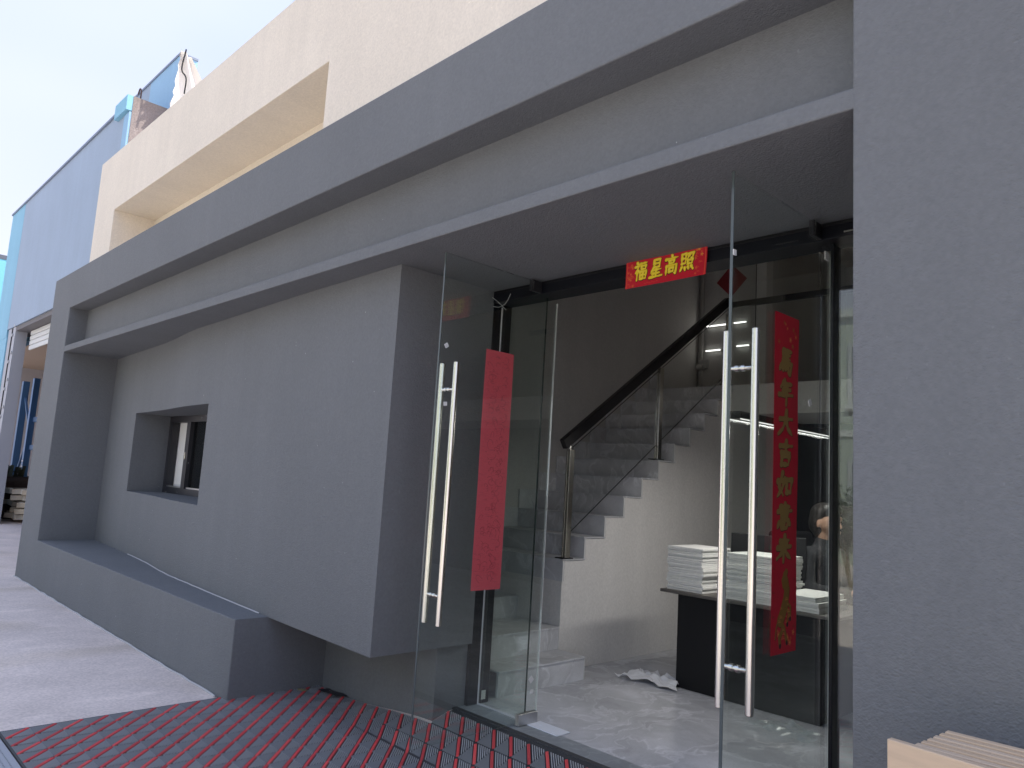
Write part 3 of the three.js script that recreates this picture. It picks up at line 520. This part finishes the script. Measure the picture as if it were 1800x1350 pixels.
{
  // one smooth surface from tapered capsules
  const mesh = (bones, center, half, res, k) => {
    const mc = new MarchingCubes(res, new THREE.MeshBasicMaterial(), false, false, 80000); mc.isolation = 0;
    const B = bones.map(([a, b, r0, r1]) => [new THREE.Vector3(...a), new THREE.Vector3(...b), r0, r1]), p = new THREE.Vector3(), ab = new THREE.Vector3(), ap = new THREE.Vector3();
    for (let z = 0; z < res; z++) for (let y = 0; y < res; y++) for (let x = 0; x < res; x++) {
      p.set(center[0] + (x / res * 2 - 1) * half, center[1] + (y / res * 2 - 1) * half, center[2] + (z / res * 2 - 1) * half);
      let d = 9;
      for (const [a, b, r0, r1] of B) {
        ab.subVectors(b, a); ap.subVectors(p, a); const t = Math.max(0, Math.min(1, ap.dot(ab) / Math.max(1e-9, ab.lengthSq())));
        const e = ap.addScaledVector(ab, -t).length() - (r0 + (r1 - r0) * t), h = Math.max(0, Math.min(1, 0.5 + 0.5 * (d - e) / k)); d = d * (1 - h) + e * h - k * h * (1 - h);
      }
      mc.field[x + y * res + z * res * res] = -d;
    }
    mc.update();
    const n = mc.count, g = new THREE.BufferGeometry(), pos = new Float32Array(n * 3);
    for (let i = 0; i < n; i++) for (let c = 0; c < 3; c++) pos[i * 3 + c] = mc.positionArray[i * 3 + c] * half + center[c];
    g.setAttribute('position', new THREE.BufferAttribute(pos, 3)); g.setAttribute('normal', new THREE.BufferAttribute(mc.normalArray.slice(0, n * 3), 3)); return g;
  };
  const skin = std(lin(0.42, 0.25, 0.17), 0.6), shirt = std(lin(0.025, 0.026, 0.03), 0.9), trousers = std(lin(0.03, 0.032, 0.04), 0.9), hair = std(lin(0.012, 0.01, 0.009), 0.5);
  const P = thing('person', 'dark haired person in dark clothes sitting behind the black desk', 'person', [-2.53, 0.145, -3.5]); P.rotation.y = 1.3;
  // local: y up from floor, faces +z
  const arm = (s) => [[[s * 0.18, 0.98, 0], [s * 0.25, 0.74, 0.08], 0.05, 0.042], [[s * 0.25, 0.74, 0.08], [s * 0.13, 0.76, 0.33], 0.04, 0.028]];
  const hand = (s) => { const o = [s * 0.13, 0.76, 0.33], r = [[[...o], [o[0] - s * 0.01, o[1], o[2] + 0.07], 0.024, 0.026]]; [[-0.028, 0.07, 0.072], [-0.009, 0.078, 0.084], [0.01, 0.076, 0.08], [0.028, 0.066, 0.066]].forEach(([dx, z0, z1], i) => { const a = [o[0] - s * 0.01 + dx, o[1] - 0.002, o[2] + z0], b = [o[0] - s * 0.01 + dx * 1.1, o[1] - 0.012, o[2] + z0 + 0.035], c = [o[0] - s * 0.01 + dx * 1.1, o[1] - 0.034, o[2] + z0 + 0.055]; r.push([a, b, 0.0095, 0.009], [b, c, 0.009, 0.0075]); }); r.push([[o[0] - s * 0.02, o[1], o[2] + 0.02], [o[0] - s * 0.055, o[1] - 0.008, o[2] + 0.055], 0.013, 0.009]); return r; };
  const torso = [[[0, 0.5, 0], [0, 0.72, 0], 0.125, 0.12], [[0, 0.72, 0], [0, 0.93, 0.0], 0.12, 0.125], [[-0.13, 0.98, 0], [0.13, 0.98, 0], 0.065, 0.065], [[0, 0.98, 0], [0, 1.075, 0.008], 0.07, 0.056]];
  const leg = (s) => [[[s * 0.09, 0.52, 0.02], [s * 0.12, 0.54, 0.42], 0.08, 0.055], [[s * 0.12, 0.54, 0.42], [s * 0.12, 0.09, 0.38], 0.052, 0.034], [[s * 0.12, 0.06, 0.36], [s * 0.13, 0.04, 0.5], 0.04, 0.03]];
  const headC = [0, 1.235, 0.045];
  const head = [[[0, 1.0, 0.0], [0, 1.15, 0.02], 0.052, 0.05], [[0, 1.27, 0.03], [0, 1.25, 0.05], 0.092, 0.085], [[0, 1.2, 0.075], [0, 1.165, 0.095], 0.06, 0.038], [[0, 1.25, 0.135], [0, 1.215, 0.152], 0.012, 0.016], [[-0.03, 1.17, 0.125], [0.03, 1.17, 0.125], 0.009, 0.009], [[-0.05, 1.275, 0.118], [0.05, 1.275, 0.118], 0.012, 0.012], [[-0.085, 1.25, 0.03], [-0.093, 1.21, 0.03], 0.016, 0.01], [[0.085, 1.25, 0.03], [0.093, 1.21, 0.03], 0.016, 0.01]];
  const body = mergeGeometries([mesh([...torso, ...arm(1), ...arm(-1), ...leg(1), ...leg(-1)], [0, 0.6, 0.15], 0.62, 84, 0.04), mesh(head, [0, 1.18, 0.05], 0.21, 64, 0.025), mesh(hand(1), [0.12, 0.75, 0.39], 0.1, 60, 0.008), mesh(hand(-1), [-0.12, 0.75, 0.39], 0.1, 60, 0.008)]);
  part('body', body, skin, P);
  const grow = (l, d) => l.map(([a, b, r0, r1]) => [a, b, r0 + d, r1 + d]);
  part('shirt', mesh(grow([...torso, ...arm(1), ...arm(-1)].map((q, i) => q), 0.012), [0, 0.78, 0.12], 0.45, 72, 0.04), shirt, P);
  part('trousers', mesh(grow([...leg(1), ...leg(-1), torso[0]], 0.012), [0, 0.4, 0.2], 0.5, 72, 0.04), trousers, P);
  part('hair', mesh([[[0, 1.29, 0.005], [0, 1.25, -0.01], 0.1, 0.095], [[-0.05, 1.335, 0.07], [0.05, 1.335, 0.07], 0.045, 0.045], [[0, 1.2, -0.03], [0, 1.17, -0.02], 0.075, 0.06], [[0.075, 1.31, 0.03], [0.08, 1.25, 0.0], 0.035, 0.03], [[-0.075, 1.31, 0.03], [-0.08, 1.25, 0.0], 0.035, 0.03], [[-0.03, 1.33, 0.1], [0.03, 1.33, 0.1], 0.035, 0.035]], [0, 1.25, 0.02], 0.2, 56, 0.03), hair, P);
  for (const s of [-1, 1]) part('eye', new THREE.SphereGeometry(0.0115, 12, 8).translate(s * 0.034, 1.245, 0.121), std(lin(0.05, 0.04, 0.035), 0.2), P);
}
// tube lights at the stair head
{
  const em = new THREE.MeshStandardMaterial({ color: 0x888888, emissive: lin(1, 1, 0.96), emissiveIntensity: 1.1, roughness: 0.5 });
  const tubeLight = (x, y, w, label) => {
    const t = thing('tube_light', label, 'lamp', [x, y, -5.57], 'tube lights on the wall at the stair head');
    part('diffuser', new RoundedBoxGeometry(w, 0.017, 0.02, 2, 0.008), em, t); part('housing', bx(-w / 2, w / 2, -0.008, 0.008, -0.028, -0.0125), M.white, t);
    const l = new THREE.RectAreaLight(0xfffaf0, 2, w, 0.022); l.position.set(0, 0, 0.014); l.lookAt(0, 0, 1); t.add(l);
  };
  tubeLight(-4.74, 3.565, 0.27, 'short white tube light on the wall at the stair head, upper row left'); tubeLight(-4.43, 3.568, 0.16, 'short white tube light on the wall at the stair head, upper row right');
  tubeLight(-4.78, 3.262, 0.2, 'short white tube light on the wall at the stair head, lower row left'); tubeLight(-4.39, 3.286, 0.16, 'short white tube light on the wall at the stair head, lower row right');
}

{ // pendant lamp over the desk, running in depth
  const t = thing('pendant_lamp', 'slim linear pendant lamp hanging over the black desk, seen through the right glass door', 'lamp', [-2.45, 2.03, -2.75]);
  const em = new THREE.MeshStandardMaterial({ color: 0x999999, emissive: lin(1, 0.98, 0.94), emissiveIntensity: 0.6, roughness: 0.5 });
  part('housing', bx(-0.05, 0.05, 0.004, 0.05, -0.76, 0.76, 0.004), M.blackMatt, t);
  for (const x of [-0.045, 0.045]) part('diffuser', bx(x - 0.0035, x + 0.0035, -0.003, 0.0035, -0.75, 0.75), em, t);
  for (const z of [-0.5, 0.5]) part('cable', cyl([0, 0.05, z], [0, 3.3, z], 0.003, 0.003, 6), M.blackMatt, t);
  const l = new THREE.RectAreaLight(new THREE.Color(1, 0.97, 0.93), 20, 0.1, 1.5); l.position.set(0, -0.008, 0); l.rotation.x = -Math.PI / 2; t.add(l);
}
// ---------------------------------------------------------------- pale boards in the near corner
{
  const woodMap = tex(512, 512, (u, v) => { const w = fbm(N2, u, v, 3, 3), r = fbm(N1, u + w * 0.1, v, 4, 5, 0.55, 12), t = 0.9 + 0.12 * (r - 0.5) + 0.06 * (w - 0.5); return [t, t * 0.985, t * 0.95]; }, true, 0.8);
  const wm = [std(lin(0.88, 0.68, 0.5), 0.65, { map: woodMap }), std(lin(0.9, 0.71, 0.54), 0.65, { map: woodMap }), std(lin(0.86, 0.65, 0.46), 0.65, { map: woodMap })];
  const spots = [[-0.7, 0.335, 1.0, -0.1, 'front pale wooden board, sticking out past the others, leaning by the grey pier']];
  const ord = ['second', 'third', 'fourth', 'fifth', 'sixth', 'seventh'];
  for (let i = 0; i < 6; i++) spots.push([-0.655 + i * 0.006, 0.29 - i * 0.024, 0.992 + i * 0.003, rr(-0.012, 0.012), ord[i] + ' pale wooden board from the front in the stack by the grey pier']);
  spots.forEach(([x, z, top, turn, label], i) => {
    const g = bx(0, 1.6, -top, 0, -0.011, 0.011, 0.003);
    const o = single('wooden_board', g, wm[i % 3], label, 'board', 'pale boards stacked by the grey pier'); o.position.set(x, top, z); o.rotation.y = turn;
  });
}

// ---------------------------------------------------------------- blue building along the same street
const blue = thing('blue_building', 'blue grey workshop with cyan stripes, half open roller shutter and torn sheeting', 'building', [-20, 0, -1]);
{
  const L = (g) => { g.translate(20, 0, 1); return g; };
  const B = (...a) => L(bx(...a));
  const paint = (r, g, b) => std(lin(r, g, b), 0.7, { map: stuccoMap });
  const gb = paint(0.4, 0.5, 0.62), cy = paint(0.3, 0.62, 0.8), sk = paint(0.36, 0.6, 0.82), con = std(lin(0.42, 0.37, 0.36), 0.95, { map: concreteMap, bumpMap: concreteBump, bumpScale: 0.01 });
  part('front_wall', B(-20.1, -12.95, 4.28, 7.26, -1.6, -1.0), gb, blue);
  part('cyan_stripe', B(-21.45, -20.1, 4.1, 7.26, -1.6, -0.997), cy, blue);
  part('roof_trim', B(-21.47, -12.95, 7.26, 7.3, -1.6, -0.97), std(lin(0.2, 0.24, 0.32), 0.6), blue);
  part('cyan_pilaster', B(-12.99, -12.74, 3.5, 7.1, -1.02, -0.985), sk, blue);
  part('pilaster_cap', B(-13.36, -12.74, 7.12, 7.37, -1.02, -0.93), cy, blue);
  part('side_wall', B(-12.95, -12.735, 0, 7.37, -6, -1.021), con, blue);
  part('rebar_hook', L(tube([[-12.85, 7.36, -1.15], [-12.85, 7.55, -1.15], [-12.93, 7.62, -1.15], [-13.0, 7.55, -1.15]], 0.012)), std(lin(0.1, 0.06, 0.05), 0.8), blue);
  part('upper_wall', B(-20, -14.05, 6.5, 8.32, -1.9, -1.62), gb, blue);
  part('upper_wall', B(-14.05, -12.62, 5.5, 8.32, -1.9, -1.617), sk, blue);
  part('upper_trim', B(-20, -12.6, 8.32, 8.36, -1.9, -1.6), std(lin(0.2, 0.24, 0.32), 0.6), blue);
  // shaft between upper wall and roof: left end column, inside of the workshop
  part('cyan_stripe', B(-21.45, -20.03, 0, 4.095, -1.3, -0.997), cy, blue);
  part('left_wall', B(-29, -28.8, 0, 4.3, -9, -1.3), std(lin(0.5, 0.47, 0.47), 0.85), blue);
  part('door_post', B(-20.02, -19.3, 0, 4.27, -1.25, -1.02), std(lin(0.42, 0.43, 0.46), 0.55, { metalness: 0.2 }), blue);
  part('post_seam', B(-19.62, -19.57, 0, 4.26, -1.02, -1.005), M.blackMatt, blue);
  const bolts = []; for (let k = 0; k < 7; k++) { bolts.push(L(cyl([-19.5, 0.5 + k * 0.6, -1.02], [-19.5, 0.5 + k * 0.6, -0.995], 0.035))); bolts.push(L(cyl([-19.38, 0.7 + k * 0.6, -1.02], [-19.38, 0.7 + k * 0.6, -0.995], 0.035))); }
  part('bolt', bolts, M.brushed, blue).userData.kind = 'stuff';
  part('lintel', B(-20.02, -12.95, 4.18, 4.275, -1.5, -1.03), std(lin(0.18, 0.17, 0.17), 0.8), blue);
  const sm0 = std(lin(0.7, 0.71, 0.68), 0.5, { metalness: 0.1 });
  const slat = new THREE.CylinderGeometry(0.075, 0.075, 6, 8, 1, false, 0, Math.PI); slat.scale(0.35, 1, 1); slat.rotateZ(Math.PI / 2); slat.rotateX(-Math.PI / 2);
  for (let k = 0; k < 4; k++) part('shutter_slat', bx(-3, 3, -0.05, 0.05, -0.02, 0.02, 0.018), sm0, blue).position.set(4.1, 4.12 - k * 0.108, -0.25);
  part('ceiling', B(-29, -12, 4.3, 4.42, -9, -1.6), std(lin(0.5, 0.38, 0.28), 0.8), blue);
  part('rear_wall', B(-30, -12, 0, 5.5, -9.2, -9), std(lin(0.42, 0.38, 0.38), 0.85), blue);
  // sheeting
  const sh = new THREE.PlaneGeometry(1, 1, 16, 30), p = sh.attributes.position;
  for (let i = 0; i < p.count; i++) { const u = p.getX(i) + 0.5, v = p.getY(i) + 0.5, dn = 1 - v; const rag = u === 0 ? 0.07 * Math.sin(v * 37) * dn + 0.05 * Math.sin(v * 83) : 0;
    p.setXYZ(i, -12.46 + 0.05 * Math.sin(u * 11 + v * 3) + 0.05 * Math.sin(v * 9 + u * 5) * dn - 0.25 * dn * (1 - u) * (1 - u) + rag, 5.5 + v * 2.84 - u * 0.1, -1.56 - u * (0.16 + dn * 1.9) + 0.12 * dn * (1 - u)); }
  sh.computeVertexNormals(); part('torn_sheeting', L(sh), std(lin(0.82, 0.79, 0.74), 0.7, { side: THREE.DoubleSide }), blue);
  part('sheeting_strap', L(tube([[-12.4, 8.33, -1.62], [-12.42, 7.95, -1.6], [-12.38, 7.85, -1.66], [-12.36, 7.55, -1.66]], 0.012)), M.blackMatt, blue);
}
// rest of the street on the left edge
{ const w = thing('cyan_building', 'pale cyan wall at the far left edge beyond the workshop', 'building', [-30, 0, -1]);
  part('wall', bx(-12, -1, 0, 8.2, -6, -0.1), std(lin(0.22, 0.62, 0.8), 0.7, { map: stuccoMap }), w); part('coping', bx(-12, -0.98, 8.2, 8.35, -6, 0), std(lin(0.1, 0.12, 0.16), 0.6), w); }
{ const t = thing('storage_rack', 'blue steel storage rack inside the open workshop door', 'rack', [-22, 0, -2.6]);
  const bm = std(lin(0.1, 0.26, 0.52), 0.5), bd = std(lin(0.06, 0.14, 0.27), 0.5);
  part('upright', bx(0.45, 0.62, 0, 3.38, 0.55, 0.68, 0.01), bm, t); part('upright', bx(-0.9, -0.72, 0, 3.38, 0.5, 0.65, 0.01), bd, t); part('upright', bx(4.4, 4.55, 0, 3.38, 0.5, 0.65, 0.01), bm, t);
  for (const y of [1.62, 2.3]) part('beam', bx(0.63, 4.4, y, y + 0.12, 0.5, 0.6, 0.01), bm, t);
  for (const y of [0.95, 1.07, 1.2, 1.33]) part('marker_band', bx(0.448, 0.622, y, y + 0.035, 0.68, 0.684), M.white, t);
  part('brace', [bar([-0.8, 0.8, 0.55], [0.5, 2.0, 0.6], 0.05, 0.05), bar([-0.8, 3.0, 0.55], [0.5, 2.0, 0.6], 0.05, 0.05)], bd, t);
  const b = single('stored_bundle', new RoundedBoxGeometry(3.4, 1.9, 0.9, 3, 0.12), std(lin(0.03, 0.03, 0.035), 0.8), 'dark wrapped bundle on the blue rack behind the grey corner', 'bundle'); b.position.set(-19.4, 3.35, -3.0); }
{ // offcuts of timber in a heap, each its own piece
  const wm = [std(lin(0.8, 0.7, 0.54), 0.8), std(lin(0.86, 0.79, 0.66), 0.8), std(lin(0.62, 0.52, 0.38), 0.8)];
  for (let i = 0; i < 30; i++) {
    const row = Math.floor(i / 6), o = single('timber_offcut', new RoundedBoxGeometry(rr(0.3, 0.5), 0.11, rr(0.2, 0.4), 1, 0.008), wm[i % 3], 'pale timber offcut in the heap by the workshop door', 'timber', 'timber offcuts heaped by the workshop door');
    o.position.set(-20.55 + (i % 6) * 0.22 + rr(-0.06, 0.06), 0.13 + row * 0.135, -1.75 + rr(-0.15, 0.1)); o.rotation.set(rr(-0.06, 0.06), rr(-0.5, 0.5), rr(-0.1, 0.1));
  }
}
{ const t = thing('planter', 'dark brown tub with a small plant at the left edge by the workshop', 'planter', [-21.35, 0, -1.6]);
  const prof = [[0, 0], [0.5, 0], [0.58, 0.1], [0.66, 0.8], [0.72, 0.85], [0.72, 0.98], [0.62, 0.98], [0.6, 0.85], [0, 0.85]].map((p) => new THREE.Vector2(...p));
  part('tub', new THREE.LatheGeometry(prof, 24), std(lin(0.06, 0.045, 0.04), 0.7), t);
  const lv = []; for (let i = 0; i < 40; i++) { const g = new THREE.PlaneGeometry(0.07, 0.34, 1, 2); g.translate(0, 0.17, 0); g.rotateX(rr(0.2, 1)); g.rotateY(rr(0, 6.3)); g.translate(rr(-0.3, 0.3), 0.9, rr(-0.3, 0.3)); lv.push(g); }
  part('foliage', lv, std(lin(0.09, 0.1, 0.06), 0.8, { side: THREE.DoubleSide }), t); }

// ---------------------------------------------------------------- across the street (mirrored in the glass)
{
  const o = thing('green_building', 'pale green two storey building across the street, mirrored in the side pane', 'building', [-8, 0, 15]);
  const wall = std(lin(0.55, 0.62, 0.5), 0.85, { map: stuccoMap });
  part('wall', bx(-14, 12, 0, 6.3, 0, 6), wall, o); part('roof', bx(-14.1, 12.1, 6.3, 6.5, -0.15, 6.1), std(lin(0.6, 0.63, 0.56), 0.8), o); part('string_course', bx(-14, 12, 3.2, 3.35, -0.06, 0), std(lin(0.7, 0.72, 0.66), 0.8), o);
  const fm = std(lin(0.5, 0.52, 0.5), 0.5), pm = new THREE.MeshPhysicalMaterial({ color: lin(0.03, 0.04, 0.045), roughness: 0.08 });
  for (let i = 0; i < 9; i++) for (const y of [1.0, 4.0]) { const x = -12.4 + i * 2.65; const w = part('window', [bx(x - 0.65, x - 0.55, y, y + 1.6, -0.08, 0), bx(x + 0.55, x + 0.65, y, y + 1.6, -0.08, 0), bx(x - 0.55, x + 0.55, y + 1.5, y + 1.6, -0.08, 0), bx(x - 0.7, x + 0.7, y - 0.1, y, -0.14, 0), bx(x - 0.03, x + 0.03, y, y + 1.5, -0.06, 0)], fm, o); part('pane', bx(x - 0.55, x + 0.55, y, y + 1.5, -0.02, -0.004), pm, w); }
  for (const x of [-1.1, 4.2]) part('air_conditioner', bx(x - 0.42, x + 0.42, 3.42, 3.98, -0.4, -0.1, 0.03), M.white, o);
  const leafM = [std(lin(0.07, 0.11, 0.035), 0.8, { side: THREE.DoubleSide }), std(lin(0.1, 0.13, 0.04), 0.8, { side: THREE.DoubleSide })];
  const crown = (cx, cy, cz, r, n, s) => { const v = []; const c = new THREE.Vector3(), a = new THREE.Vector3(), b = new THREE.Vector3();
    const lob = []; for (let k = 0; k < 12; k++) lob.push([rr(-1, 1) * r * 0.75, rr(-0.6, 0.7) * r, rr(-1, 1) * r * 0.75, rr(0.3, 0.55) * r]);
    for (let i = 0; i < n; i++) { const l = lob[i % 12]; c.set(rnd() - 0.5, rnd() - 0.5, rnd() - 0.5).normalize().multiplyScalar(l[3] * Math.sqrt(rnd())).add(new THREE.Vector3(cx + l[0], cy + l[1], cz + l[2])); a.set(rnd() - 0.5, rnd() - 0.5, rnd() - 0.5).normalize().multiplyScalar(s); b.set(rnd() - 0.5, rnd() - 0.5, rnd() - 0.5).normalize().multiplyScalar(s * 0.6); v.push(c.x + a.x, c.y + a.y, c.z + a.z, c.x + b.x, c.y + b.y, c.z + b.z, c.x - a.x, c.y - a.y, c.z - a.z); }
    const g = new THREE.BufferGeometry(); g.setAttribute('position', new THREE.Float32BufferAttribute(v, 3)); g.computeVertexNormals(); return g; };
  for (const [x, z, h, r, label] of [[-9, 22.5, 7.6, 2.2, 'leafy tree behind the pale green building, left of its middle'], [-4, 23, 7.2, 2.0, 'leafy tree behind the pale green building, right of its middle']]) {
    const t = thing('street_tree', label, 'tree', [x, 0, z]); part('trunk', [cyl([0, 0, 0], [0.1, h - r * 0.5, 0], 0.2, 0.09), cyl([0.06, h * 0.6, 0], [0.9, h, 0.2], 0.07, 0.03), cyl([0.06, h * 0.65, 0], [-0.8, h, -0.2], 0.07, 0.03)], std(lin(0.12, 0.09, 0.07), 0.9), t); part('crown', crown(0, h, 0, r, 5000, 0.13), leafM[0], t); }
  const where = ['far left', 'left', 'middle', 'right', 'far right'];
  for (let i = 0; i < 5; i++) { const t = thing('street_shrub', 'loose green shrub in front of the pale green building, ' + where[i] + ' of the row', 'shrub', [-8.6 + i * 1.5, 0, 9.6 + (i % 2) * 0.5], 'shrubs across the street');
    part('foliage', crown(0, 1.3, 0, 0.85, 2200, 0.08), leafM[i % 2], t); const st = []; for (let k = 0; k < 7; k++) st.push(cyl([0, 0, 0], [rr(-0.5, 0.5), rr(1, 2), rr(-0.5, 0.5)], 0.02, 0.008, 6)); part('stem', st, std(lin(0.25, 0.2, 0.1), 0.9), t); }
}
renderer.render(scene, camera);
